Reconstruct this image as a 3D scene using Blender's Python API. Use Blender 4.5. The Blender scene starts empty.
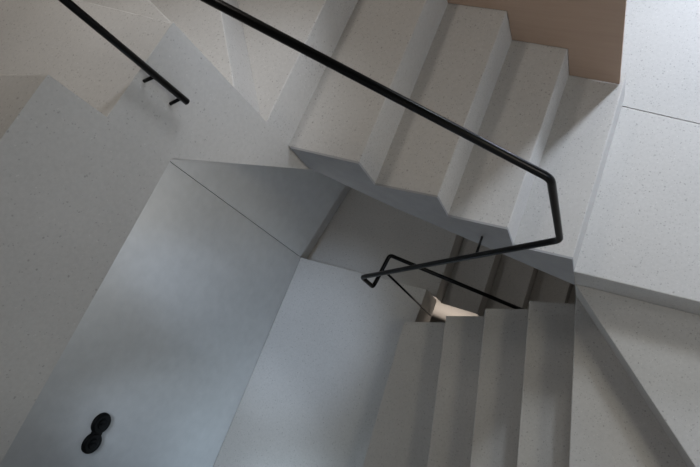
import bpy, bmesh, math
from mathutils import Vector, Matrix

H = 0.175                      # one riser, metres; all plan numbers below are in risers
C = bpy.context.scene.collection
scene = bpy.context.scene

# ------------------------------------------------------------------ materials
def new_mat(name):
    m = bpy.data.materials.new(name); m.use_nodes = True
    nt = m.node_tree; b = nt.nodes['Principled BSDF']
    return m, nt, b

def ramp(nt, src, stops):
    r = nt.nodes.new('ShaderNodeValToRGB')
    e = r.color_ramp.elements
    e[0].position, e[0].color = stops[0][0], (*stops[0][1], 1)
    e[1].position, e[1].color = stops[-1][0], (*stops[-1][1], 1)
    for p, c in stops[1:-1]:
        n = e.new(p); n.color = (*c, 1)
    nt.links.new(src, r.inputs[0]); return r.outputs[0]

def mix(nt, fac, a, b, mode='MIX'):
    n = nt.nodes.new('ShaderNodeMix'); n.data_type = 'RGBA'; n.blend_type = mode
    L = nt.links
    for sock, v in ((n.inputs[0], fac), (n.inputs[6], a), (n.inputs[7], b)):
        if hasattr(v, 'is_output'): L.new(v, sock)
        elif isinstance(v, (int, float)): sock.default_value = v
        else: sock.default_value = (*v, 1)
    return n.outputs[2]

def noise(nt, vec, scale, detail=4, rough=.55):
    n = nt.nodes.new('ShaderNodeTexNoise'); n.inputs['Scale'].default_value = scale
    n.inputs['Detail'].default_value = detail; n.inputs['Roughness'].default_value = rough
    nt.links.new(vec, n.inputs['Vector']); return n.outputs[0]

def terrazzo(name, base, rough=.62, chips=1.0):
    """pale ground concrete with fine dark and light aggregate chips"""
    m, nt, b = new_mat(name); L = nt.links
    geo = nt.nodes.new('ShaderNodeNewGeometry'); P = geo.outputs['Position']
    cloud = noise(nt, P, 3.0, 5)
    col = mix(nt, cloud, [c*.91 for c in base], [c*1.08 for c in base])
    gr = noise(nt, P, 70, 3, .7)
    col = mix(nt, .22, col, ramp(nt, gr, [(.30, (.38,)*3), (.72, (.62,)*3)]), 'OVERLAY')
    for scale, thr, size, dark, f in ((60, 1 - .30*chips, .25, (.19, .18, .17), .5), (112, 1 - .42*chips, .30, (.23, .22, .21), .48), (90, 1 - .3*chips, .24, (.80, .79, .76), .25)):
        v = nt.nodes.new('ShaderNodeTexVoronoi'); v.inputs['Scale'].default_value = scale
        off = nt.nodes.new('ShaderNodeVectorMath'); off.operation = 'ADD'; off.inputs[1].default_value = (scale, thr, 3.1*size)
        L.new(P, off.inputs[0]); jit = nt.nodes.new('ShaderNodeTexNoise'); jit.inputs['Scale'].default_value = scale*1.6; L.new(P, jit.inputs['Vector'])
        wob = nt.nodes.new('ShaderNodeVectorMath'); wob.operation = 'MULTIPLY_ADD'; wob.inputs[1].default_value = (.6/scale,)*3
        L.new(jit.outputs['Color'], wob.inputs[0]); L.new(off.outputs[0], wob.inputs[2]); L.new(wob.outputs[0], v.inputs['Vector'])
        sep = nt.nodes.new('ShaderNodeSeparateColor'); L.new(v.outputs['Color'], sep.inputs[0])
        pick = ramp(nt, sep.outputs[0], [(thr, (0, 0, 0)), (thr + .06, (1, 1, 1))])
        spot = ramp(nt, v.outputs['Distance'], [(size*.6, (1, 1, 1)), (size, (0, 0, 0))])
        mul = nt.nodes.new('ShaderNodeMath'); mul.operation = 'MULTIPLY'; L.new(pick, mul.inputs[0]); L.new(spot, mul.inputs[1])
        m2 = nt.nodes.new('ShaderNodeMath'); m2.operation = 'MULTIPLY'; L.new(mul.outputs[0], m2.inputs[0]); m2.inputs[1].default_value = f
        col = mix(nt, m2.outputs[0], col, dark)
    L.new(col, b.inputs['Base Color']); b.inputs['Roughness'].default_value = rough
    b.inputs['Specular IOR Level'].default_value = .3
    return m

def concrete(name, base, streak=1.0):
    """smooth cast concrete with cloudy mottling"""
    m, nt, b = new_mat(name); L = nt.links
    geo = nt.nodes.new('ShaderNodeNewGeometry'); P = geo.outputs['Position']
    mp = nt.nodes.new('ShaderNodeMapping'); mp.inputs['Scale'].default_value = (1, 1, .45); L.new(P, mp.inputs[0])
    n1 = noise(nt, mp.outputs[0], 2.2, 5, .55); n2 = noise(nt, P, 14, 5, .6)
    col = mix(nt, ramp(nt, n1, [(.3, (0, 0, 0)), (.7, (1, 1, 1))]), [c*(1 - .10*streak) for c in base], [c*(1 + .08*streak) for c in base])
    col = mix(nt, .35, col, ramp(nt, n2, [(.3, (.42,)*3), (.7, (.58,)*3)]), 'OVERLAY')
    L.new(col, b.inputs['Base Color']); b.inputs['Roughness'].default_value = .8
    b.inputs['Specular IOR Level'].default_value = .12
    return m

def wood(name):
    m, nt, b = new_mat(name); L = nt.links
    geo = nt.nodes.new('ShaderNodeNewGeometry')
    mp = nt.nodes.new('ShaderNodeMapping'); mp.inputs['Scale'].default_value = (3, 3, 60); L.new(geo.outputs['Position'], mp.inputs[0])
    n1 = noise(nt, mp.outputs[0], 1.0, 6, .6)
    col = mix(nt, n1, (.41, .29, .215), (.50, .36, .275))
    L.new(col, b.inputs['Base Color']); b.inputs['Roughness'].default_value = .5
    return m

def plain(name, col, rough=.5, metal=0.0, spec=.5):
    m, nt, b = new_mat(name)
    n = noise(nt, nt.nodes.new('ShaderNodeNewGeometry').outputs['Position'], 40, 3)
    c = mix(nt, n, [x*.92 for x in col], [x*1.08 for x in col])
    nt.links.new(c, b.inputs['Base Color'])
    b.inputs['Roughness'].default_value = rough; b.inputs['Metallic'].default_value = metal
    b.inputs['Specular IOR Level'].default_value = spec
    return m

M_terr = terrazzo('terrazzo', (.50, .485, .465))
M_face = terrazzo('terrazzo_face', (.50, .485, .465), .62, .4)
M_conc = concrete('smooth_concrete', (.55, .56, .565), .7)
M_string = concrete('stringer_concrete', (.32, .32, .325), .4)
M_plaster = plain('plaster', (.56, .55, .53), .8)
M_wood = wood('oak_veneer')
M_black = plain('black_steel', (.003, .003, .003), .28, 0, .14)
M_bake = plain('black_bakelite', (.003, .003, .0032), .5, 0, .08)

# ------------------------------------------------------------------ builders
def link(name, bm, mat, parent=None, smooth=False):
    bmesh.ops.recalc_face_normals(bm, faces=bm.faces)
    me = bpy.data.meshes.new(name); bm.to_mesh(me); bm.free()
    me.materials.append(mat)
    if smooth:
        for p in me.polygons: p.use_smooth = True
    o = bpy.data.objects.new(name, me); C.objects.link(o)
    if parent:
        o.parent = parent
        o.matrix_parent_inverse = Matrix.Translation(-parent.location)
    return o

def thing(name, label, cat, loc, group=None):
    o = bpy.data.objects.new(name, None); C.objects.link(o)
    o.location = Vector(loc)*H; o.empty_display_size = .05
    o['label'] = label; o['category'] = cat
    if group: o['group'] = group
    return o

def structure(o):
    o['kind'] = 'structure'; return o

def prism(poly, ztop, zbot, round_edges=(), r=.022):
    """solid under a plan polygon (x, y in risers); zbot a number or one per corner; round_edges = top edges by index"""
    bm = bmesh.new()
    zb = zbot if isinstance(zbot, (list, tuple)) else [zbot]*len(poly)
    t = [bm.verts.new(Vector((x, y, ztop))*H) for x, y in poly]
    b = [bm.verts.new(Vector((x, y, z))*H) for (x, y), z in zip(poly, zb)]
    n = len(poly)
    bm.faces.new(t); bm.faces.new(b[::-1])
    for i in range(n):
        bm.faces.new((t[i], b[i], b[(i+1) % n], t[(i+1) % n]))
    if round_edges:
        es = [e for i in round_edges for e in t[i].link_edges if e.other_vert(t[i]) is t[(i+1) % n]]
        bmesh.ops.bevel(bm, geom=es, offset=r*H, segments=2, profile=.5, affect='EDGES')
    return bm

def slab(origin, direction, pts, depth):
    """vertical plate: pts are (distance along direction, height); depth towards the left of direction if positive"""
    d = Vector((*direction, 0)).normalized(); nrm = Vector((-d.y, d.x, 0))*depth
    o = Vector((*origin, 0)); bm = bmesh.new()
    f = [bm.verts.new((o + d*s + Vector((0, 0, z)))*H) for s, z in pts]
    g = [bm.verts.new((o + d*s + nrm + Vector((0, 0, z)))*H) for s, z in pts]
    n = len(pts)
    bm.faces.new(f); bm.faces.new(g[::-1])
    for i in range(n):
        bm.faces.new((f[i], g[i], g[(i+1) % n], f[(i+1) % n]))
    return bm

def tube(path, r, bend=.12, seg=14, bseg=5):
    """round bar along path (risers) with bent corners"""
    P = [Vector(p) for p in path]; pts = [P[0]]
    for i in range(1, len(P)-1):
        a, b, c = P[i-1], P[i], P[i+1]
        k = min(bend, (a-b).length*.45, (c-b).length*.45)
        p0 = b + (a-b).normalized()*k; p2 = b + (c-b).normalized()*k
        for j in range(bseg+1):
            t = j/bseg
            pts.append(p0*(1-t)**2 + b*2*t*(1-t) + p2*t*t)
    pts.append(P[-1])
    bm = bmesh.new(); rings = []
    prev = None
    for i, p in enumerate(pts):
        tan = (pts[min(i+1, len(pts)-1)] - pts[max(i-1, 0)]).normalized()
        if prev is None:
            u = tan.cross(Vector((.3, .5, .81))).normalized()
        else:
            u = (prev - tan*prev.dot(tan)).normalized()
        prev = u; v = tan.cross(u)
        rings.append([bm.verts.new((p + (u*math.cos(2*math.pi*k/seg) + v*math.sin(2*math.pi*k/seg))*r)*H) for k in range(seg)])
    for a, b in zip(rings, rings[1:]):
        for k in range(seg):
            bm.faces.new((a[k], a[(k+1) % seg], b[(k+1) % seg], b[k]))
    bm.faces.new(rings[0][::-1]); bm.faces.new(rings[-1])
    return bm

def lathe(profile, center, axis, up, seg=40):
    """profile (distance along axis, radius) turned about axis through center (risers)"""
    a = Vector(axis).normalized(); u = Vector(up); u = (u - a*u.dot(a)).normalized(); v = a.cross(u)
    bm = bmesh.new(); rings = []
    for s, r in profile:
        rings.append([bm.verts.new((Vector(center) + a*s + (u*math.cos(2*math.pi*k/seg) + v*math.sin(2*math.pi*k/seg))*r)*H) for k in range(seg)])
    for p, q in zip(rings, rings[1:]):
        for k in range(seg):
            bm.faces.new((p[k], p[(k+1) % seg], q[(k+1) % seg], q[k]))
    bm.faces.new(rings[0][::-1]); bm.faces.new(rings[-1])
    return bm

# ------------------------------------------------------------------ straight flight beside the wood panel
def far(x): return 4.56 - .125*x                  # wall line of this flight
def soffit(x): return -.94 - .664*x
flight = thing('stair_flight', 'straight run of pale terrazzo steps beside the brown wood panel, under the long black handrail', 'stairs', (0, 0, 0))
SK = .05                                          # skin thickness of the stringer face
nx = [0, -1.32, -2.69, -4.21, -6.04]
for k in range(4):
    a, b = nx[k], nx[k+1]
    fa, fb = (a + .03*(k > 0), b + .03*(k < 3))
    yb = SK
    e = .075 if k == 3 else 0
    poly = [(a, yb), (fa, far(fa) + .3), (fb - e, far(fb) + .3), (b - e, yb + e)]
    link('step', prism(poly, k+1, [soffit(a), soffit(fa), soffit(fb), soffit(b)], (0,)), M_terr, flight)
pts = [(0, soffit(0)), (0, 1)]
for k in range(1, 3):
    pts += [(nx[k], k), (nx[k], k+1)]
pts += [(nx[3], 3), (nx[3], soffit(nx[3]))]
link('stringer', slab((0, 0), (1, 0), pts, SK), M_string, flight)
# under the last tread it runs slightly into the newel corner
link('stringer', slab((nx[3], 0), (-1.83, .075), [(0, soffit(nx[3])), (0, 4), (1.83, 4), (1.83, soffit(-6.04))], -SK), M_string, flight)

# ------------------------------------------------------------------ winding steps and flight on the left
PV = (-6.10, .12)                                 # inner newel point
WX = -11.8                                        # west wall face
wind = thing('stair_flight', 'winding terrazzo steps fanning out at upper left, rising into the pale left flight', 'stairs', (PV[0], PV[1], 2.85))
def ray_to(dx, dy, x=None, y=None):
    t = (x - PV[0])/dx if x is not None else (y - PV[1])/dy
    return (PV[0] + dx*t, PV[1] + dy*t)
NY = 5.36
WX += .02                                         # clear of the wall by a joint
e_a = (-5.95, NY)
Q = (-6.30, .22)                                  # where the second winder's nosing meets the inner face
e_b = (-10.21, NY)
e_c = ray_to(-2.45, 1.31, x=WX)
e_1 = ray_to(-2.75, .40, x=WX)
link('step', prism([PV, e_a, e_b, Q], 5, [2.85, 3.2, 3.9, 3.0], (0,)), M_terr, wind)
link('step', prism([Q, e_b, (WX, NY), e_c], 6, [3.2, 4.2, 4.4, 4.6], (0,)), M_terr, wind)
link('step', prism([PV, e_c, e_1], 7, [3.6, 5.2, 5.4], (0,)), M_terr, wind)
# inner face line of the left flight
LD = Vector((-.178, -1.0)).normalized()
def inner(y, off=0.0):
    t = (y - PV[1])/LD.y
    return (PV[0] + LD.x*t - off, y)
T = .06
s0y, s2y = -1.75, -3.35
e_0 = (WX, -2.28); e_m = (WX, -3.6)
link('step', prism([(PV[0]-T, PV[1]), e_1, e_0, inner(s0y, T)], 8, [3.2, 5.6, 6.6, 6.6], (0,)), M_terr, wind)
link('step', prism([inner(s0y, T), e_0, e_m, inner(s2y, T)], 9.1, [6.6]*4, (0,)), M_terr, wind)
y, z, prev = s2y, 10.1, e_m
for k in range(5):
    y2 = y - 1.45; nxt = (WX, y2 - .2)
    link('step', prism([inner(y, T), prev, nxt, inner(y2, T)], z, [6.6]*4, (0,)), M_terr, wind)
    y, prev, z = y2, nxt, z + 1
ylast, zlast = y, z - 1
def sd(y): return (y - PV[1])/LD.y
pts = [(0, 2.85), (0, 8), (sd(s0y), 8), (sd(s0y), 9.1), (sd(s2y), 9.1)]
yy, zz = s2y, 10.1
for k in range(5):
    pts += [(sd(yy), zz), (sd(yy - 1.45), zz)]; yy -= 1.45; zz += 1
pts += [(sd(ylast), 5.65), (sd(-1.656), 6.51)]
link('stringer', slab(PV, LD, pts, -T), M_face, wind)

# ------------------------------------------------------------------ floor and flight going down from it
structure(link('floor', prism([(0, .04), (26, .04), (26, .56), (0, 4.64)], 0, -.98, (0,)), M_terr))
structure(link('floor', prism([(-8, 5.91), (0, 4.665), (26, .585), (26, 14), (-8, 14)], 0, -.98), M_terr))
low = thing('stair_flight', 'lower run of grey terrazzo steps turning down below the bright floor edge', 'stairs', (0, 0, -6))
SY = -11.0
PL = (0.0, .04)
w2 = (.9/4.2*11.0, SY)
pl = [
    (-1, [PL, (10, .04), (10, -10.0)], (2,)),
    (-2, [PL, (10, -10.0), (10, SY), w2], (3,)),
    (-3, [(0, .06), w2, (.99, SY), (-1.26, -.22)], (2,)),
    (-4, [(-1.26, -.22), (.99, SY), (-.40, SY), (-2.63, -.62)], (2,)),
    (-5, [(-2.63, -.62), (-.40, SY), (-1.99, SY), (-4.05, -1.06)], (2,)),
    (-6, [(-4.05, -1.06), (-1.99, SY), (-5.13, SY), (-5.80, -1.58)], (2,)),
]
for zt, poly, re in pl:
    link('step', prism(poly, zt, zt - 1.9 if zt > -6 else -7.0, re), M_terr, low)

landing = link('stair_landing', prism([(WX, -.16), (WX, SY), (-3.2, SY), (-5.73, -1.45), (-5.73, .06)], -7, -8.7, (4,)), M_terr)
landing['label'] = 'wide grey terrazzo landing below the smooth concrete wall with the black switch'; landing['category'] = 'landing'

# ------------------------------------------------------------------ flight seen down in the well
deep = thing('stair_flight', 'shadowed steps deep in the stairwell, below the black handrail bend', 'stairs', (-5.6, 0, -9))
dn = [-12.2, -5.60, -4.02, -2.55, -1.10, .35, 1.8]
for k in range(6):
    a, b = dn[k+1], dn[k]
    poly = [(a, .06), (a - .05, 5.0), (b, 5.0), (b, .06 if k else -.15)]
    link('step', prism(poly, -8 - k, -15.9, (0,)), M_terr, deep)

# ------------------------------------------------------------------ walls
WX -= .02
f2 = Vector((.72, 3.72)).normalized()
structure(link('wall_west', slab((WX, -.16), (0, -1), [(0, -9), (0, 6.38), (10.84, 6.38), (10.84, -9)], -.6), M_conc))
structure(link('wall_northwest', slab((WX, -.16), f2, [(0.02, -7.0), (0.02, 3.4), (5.2, 3.4), (5.2, -7.0)], .6), M_conc))
structure(link('trim_northwest', slab((WX - .32, -.06), f2, [(0.02, -9), (0.02, -7.0), (5.2, -7.0), (5.2, -9)], .5), M_conc))
structure(link('floor', prism([(-13, -12), (10, -12), (10, 8), (-13, 8)], -16, -16.5), M_terr))
structure(link('wall_south', slab((WX, SY - .02), (1, 0), [(0, -16), (0, 22), (38.5, 22), (38.5, -16)], -.6), M_plaster))
structure(link('wall_east', slab((26.03, SY), (0, 1), [(0, -16), (0, 22), (25, 22), (25, -16)], -.6), M_plaster))
structure(link('wall_upper_west', slab((WX - .02, NY), (0, -1), [(0, 6.5), (0, 22), (16.4, 22), (16.4, 6.5)], -.6), M_plaster))
structure(link('wall_northeast', slab((-12.4, 14.02), (1, 0), [(0, -16), (0, 22), (38.5, 22), (38.5, -16)], .5), M_plaster))
structure(link('wall_southeast', slab((10.02, SY), (0, 1), [(0, -16), (0, .2), (11.0, .2), (11.0, -16)], -.3), M_plaster))
structure(link('floor', prism([(10.4, SY), (26, SY), (26, .02), (10.4, .02)], 0, -1), M_terr))
structure(link('wall_north', slab((-12.4, 6.6), (1, -.125), [(0, -16), (0, 22), (12.0, 22), (12.0, -16)], .5), M_plaster))

structure(link('shade_slab', prism([(9.5, -5.8), (1, -5.8), (-2, -6.4), (-4.5, -7.3), (-4.5, -11), (9.5, -11)], 6, 5), M_plaster))  # added slab out of view, blocks light to the lower left

structure(link('shade_parapet', prism([(9.5, -5.9), (1, -5.9), (-2, -6.5), (-4.4, -7.4), (-4.4, -7.9), (-2, -7.0), (1, -6.4), (9.5, -6.4)], 10.5, 6), M_plaster))  # added light blocker on the slab edge, shades the left inner face

# wood panel: sawtooth foot just clear of the treads
panel = thing('wood_panel', 'brown wood wall panel with stepped foot along the upper terrazzo steps', 'panel', (0, 4.6, 1))
g = .022
pts = [(-.09, 1 + g), (-.09, 9), (-5.9, 9), (-5.9, 4 + g)]
fxs = [0, -1.29, -2.66, -4.18]
for k in (3, 2, 1):
    pts += [(fxs[k] + g*.6, k + 1 + g), (fxs[k] + g*.6, k + g)]
bm = slab((0, far(0)), (1, -.125), [(x*math.sqrt(1 + .125**2), z) for x, z in pts], .05)
link('board', bm, M_wood, panel)

# ------------------------------------------------------------------ handrails
RR = .064
uz = lambda x: 5.82 - .867*x
A1 = (-5.75, -.5, uz(-5.75)); B1 = (-.05, -.5, uz(-.05)); B2 = (-.03, -.5, 3.45)
E1 = (-5.64, -1.35, -1.0); E2 = (-5.67, -1.35, -2.05); M1 = (-5.52, -.22, -2.05); M2 = (-5.28, -.24, -2.12)
D9 = (-.60, -.30, -4.75)
rail = thing('handrail', 'long black steel handrail descending diagonally and folding back through the open stairwell', 'handrail', (-.03, -.5, 3.45))
link('rail', tube([A1, B1, B2, E1, E2, M1, M2, D9], RR, .13), M_black, rail, True)
link('bracket', tube([(-1.80, -.77, 1.96), (-2.04, .02, 1.10)], .03, .2), M_black, rail, True)
link('post', tube([(-4.66, -1.16, -.40), (-5.72, -.66, -8.45)], .034), M_black, rail, True)

v0 = Vector((-6.07, -.78, 7.06))
rail2 = thing('handrail', 'black vertical bar of a handrail end bracketed to the pale wall at upper left', 'handrail', v0)
link('rail', tube([v0, (-6.08, -.88, 9.58), (-6.09, -.96, 11.6)], RR*.92), M_black, rail2, True)
for z_ in (7.2, 7.85):
    link('bracket', tube([(-6.07, -.79 - .05*(z_ - 7.1), z_), (inner(-.93)[0] + .005, -.93, z_ - .02)], .032), M_black, rail2, True)

# ------------------------------------------------------------------ double switch on the west wall
sw = thing('light_switch', 'black double round switch on the smooth grey concrete wall', 'switch', (WX, -8.5, -.22))
for yc in (-8.19, -8.80):
    pl_ = link('switch_plate', lathe([(0, .325), (.06, .325), (.10, .305), (.12, .27)], (WX, yc, -.22), (1, 0, 0), (0, 0, 1)), M_bake, sw)
    bm = lathe([(.11, .17), (.145, .165), (.155, .14)], (WX, yc, -.22), (1, 0, 0), (0, 0, 1))
    bmesh.ops.create_cube(bm, size=1, matrix=Matrix.Translation(Vector((WX + .16, yc, -.22))*H) @ Matrix.Diagonal((.05*H, .05*H, .2*H, 1)))
    link('dial', bm, M_bake, pl_)

bm = bmesh.new()
bmesh.ops.create_cube(bm, size=1, matrix=Matrix.Translation(Vector((WX + .045, -8.495, -.22))*H) @ Matrix.Diagonal((.09*H, .3*H, .36*H, 1)))
link('bridge', bm, M_bake, sw)

# ------------------------------------------------------------------ light
def area(name, loc, target, sx, sy, power, col):
    l = bpy.data.lights.new(name, 'AREA'); l.shape = 'RECTANGLE'; l.size = sx*H; l.size_y = sy*H
    l.energy = power; l.color = col
    o = bpy.data.objects.new(name, l); C.objects.link(o)
    o.location = Vector(loc)*H
    o.rotation_euler = (Vector(target) - Vector(loc)).to_track_quat('-Z', 'Y').to_euler()
    return o
def spot(name, loc, target, angle, power, col, soft=.12):
    l = bpy.data.lights.new(name, 'SPOT'); l.energy = power; l.color = col
    l.spot_size = math.radians(angle); l.spot_blend = .9; l.shadow_soft_size = soft
    o = bpy.data.objects.new(name, l); C.objects.link(o); o.location = Vector(loc)*H
    o.rotation_euler = (Vector(target) - Vector(loc)).to_track_quat('-Z', 'Y').to_euler()
def rgb(base, r, g, b):
    m = max(r, g, b); return base*m, (r/m, g/m, b/m)
# daylight from unseen north and east windows; the others here are added fill
area('north_window', (4.4, 13.6, 4.5), (4.4, 0, 0), 1.4, 5, *rgb(40, .98, 1.10, 1.36))
area('north_high_fill', (4.4, 13.6, 13), (-2, 0, 4), 1.4, 4, *rgb(40, .926, 1.031, 1.126))  # added high fill over the panel, no real opening
area('north_high_fill', (0, 13.6, 16), (-5, 0, 4), 4, 4, *rgb(40, .551, .534, .495))  # second added high fill, for the winders
area('east_window', (25.5, 0, 10), (-8, -2, 0), 6, 6, *rgb(100, .071, .122, .188))
area('southeast_fill', (25.5, -7, 14), (-8, -3, -3), 4, 4, *rgb(100, .115, .115, .134))  # added fill for the landing corner, no real opening
area('high_east_fill', (18, -2.5, 18), (-8, -2, 0), 5, 5, *rgb(100, .247, .229, .184))  # added fill from high in the east, no real roof opening
area('landing_fill', (-7.6, -10.7, -6), (-8.5, -4, -6.5), 3.5, 1.4, *rgb(20, .10, .128, .155))  # added low fill for the landing, no window there
# added fill lights without fixtures, brightening parts of the stairs and walls
area('winder_fill', (-8, 3.2, 16), (-8, 3, 5), 2, 2, *rgb(10, .62, .57, .52))  # added warm fill for the upper left treads
area('soffit_fill', (-8.5, -1.5, 5.6), (-11.8, -1.5, -3), 1, 1, *rgb(20, .15, .146, .14))  # added fill for the top of the west wall
spot('wall_spot_fill', (15, -3, 12), (-10, 0, 1), 22, *rgb(100, .419, .375, .315))  # added beam to lift the wall corner and pivot face
spot('soffit_spot_fill', (-10.2, -3.2, 6.3), (-10.4, -3.2, -7), 40, *rgb(100, .39, .498, .66))  # added spot to brighten the landing
spot('soffit_spot_fill', (-9.0, -7.2, 6.0), (-10.9, -8.6, -5.5), 42, *rgb(100, .33, .385, .455))  # added spot for the lower wall and south landing
spot('winder_spot_fill', (4, 5.3, 10), (-7.6, .4, 5.5), 27, *rgb(100, .30, .33, .38))  # added spot for the winder riser and inner face
spot('winder_spot_fill', (-2.6, 4.65, 11.3), (-7.5, .2, 6.4), 58, *rgb(100, .245, .26, .28))  # added spot for the winders and the tread above
l = bpy.data.lights.new('well_fill', 'SPOT'); l.energy = 11; l.color = (1, .86, .74); l.shadow_soft_size = .03  # added warm spot brightening the side of the deep steps
l.spot_size = math.radians(120); l.spot_blend = .4
o = bpy.data.objects.new('well_fill', l); C.objects.link(o); o.location = Vector((-5.40, -2.7, -10.6))*H
o.rotation_euler = Vector((.5, 2.7, .3)).to_track_quat('-Z', 'Y').to_euler()

area('lower_stair_fill', (1.2, 2.6, -7.2), (-6, 2.4, -9.5), 1.5, 1.0, .3, (1, .93, .84))  # added weak fill for the deep risers

w = bpy.data.worlds.new('World'); scene.world = w; w.use_nodes = True
bg = w.node_tree.nodes['Background']; bg.inputs[0].default_value = (.86, .92, 1.0, 1); bg.inputs[1].default_value = .02

# ------------------------------------------------------------------ camera
cam = bpy.data.cameras.new('camera'); cam.sensor_width = 36; cam.lens = 540.170449939111/700*36
cam.clip_start = .02
co = bpy.data.objects.new('camera', cam); C.objects.link(co)
from mathutils import Euler
co.rotation_euler = Euler((0.4093142017714432, 0.38546527831036037, 0.40105248945750627), 'XYZ')
co.location = Vector((1.3152496238410039, -4.007734287504715, 13.153667756058939))*H
scene.camera = co
vs = scene.view_settings
vs.view_transform = 'Standard'; vs.look = 'None'; vs.gamma = 1; vs.use_curve_mapping = False; vs.exposure = 0
scene.cycles.max_bounces = 8; scene.cycles.diffuse_bounces = 6
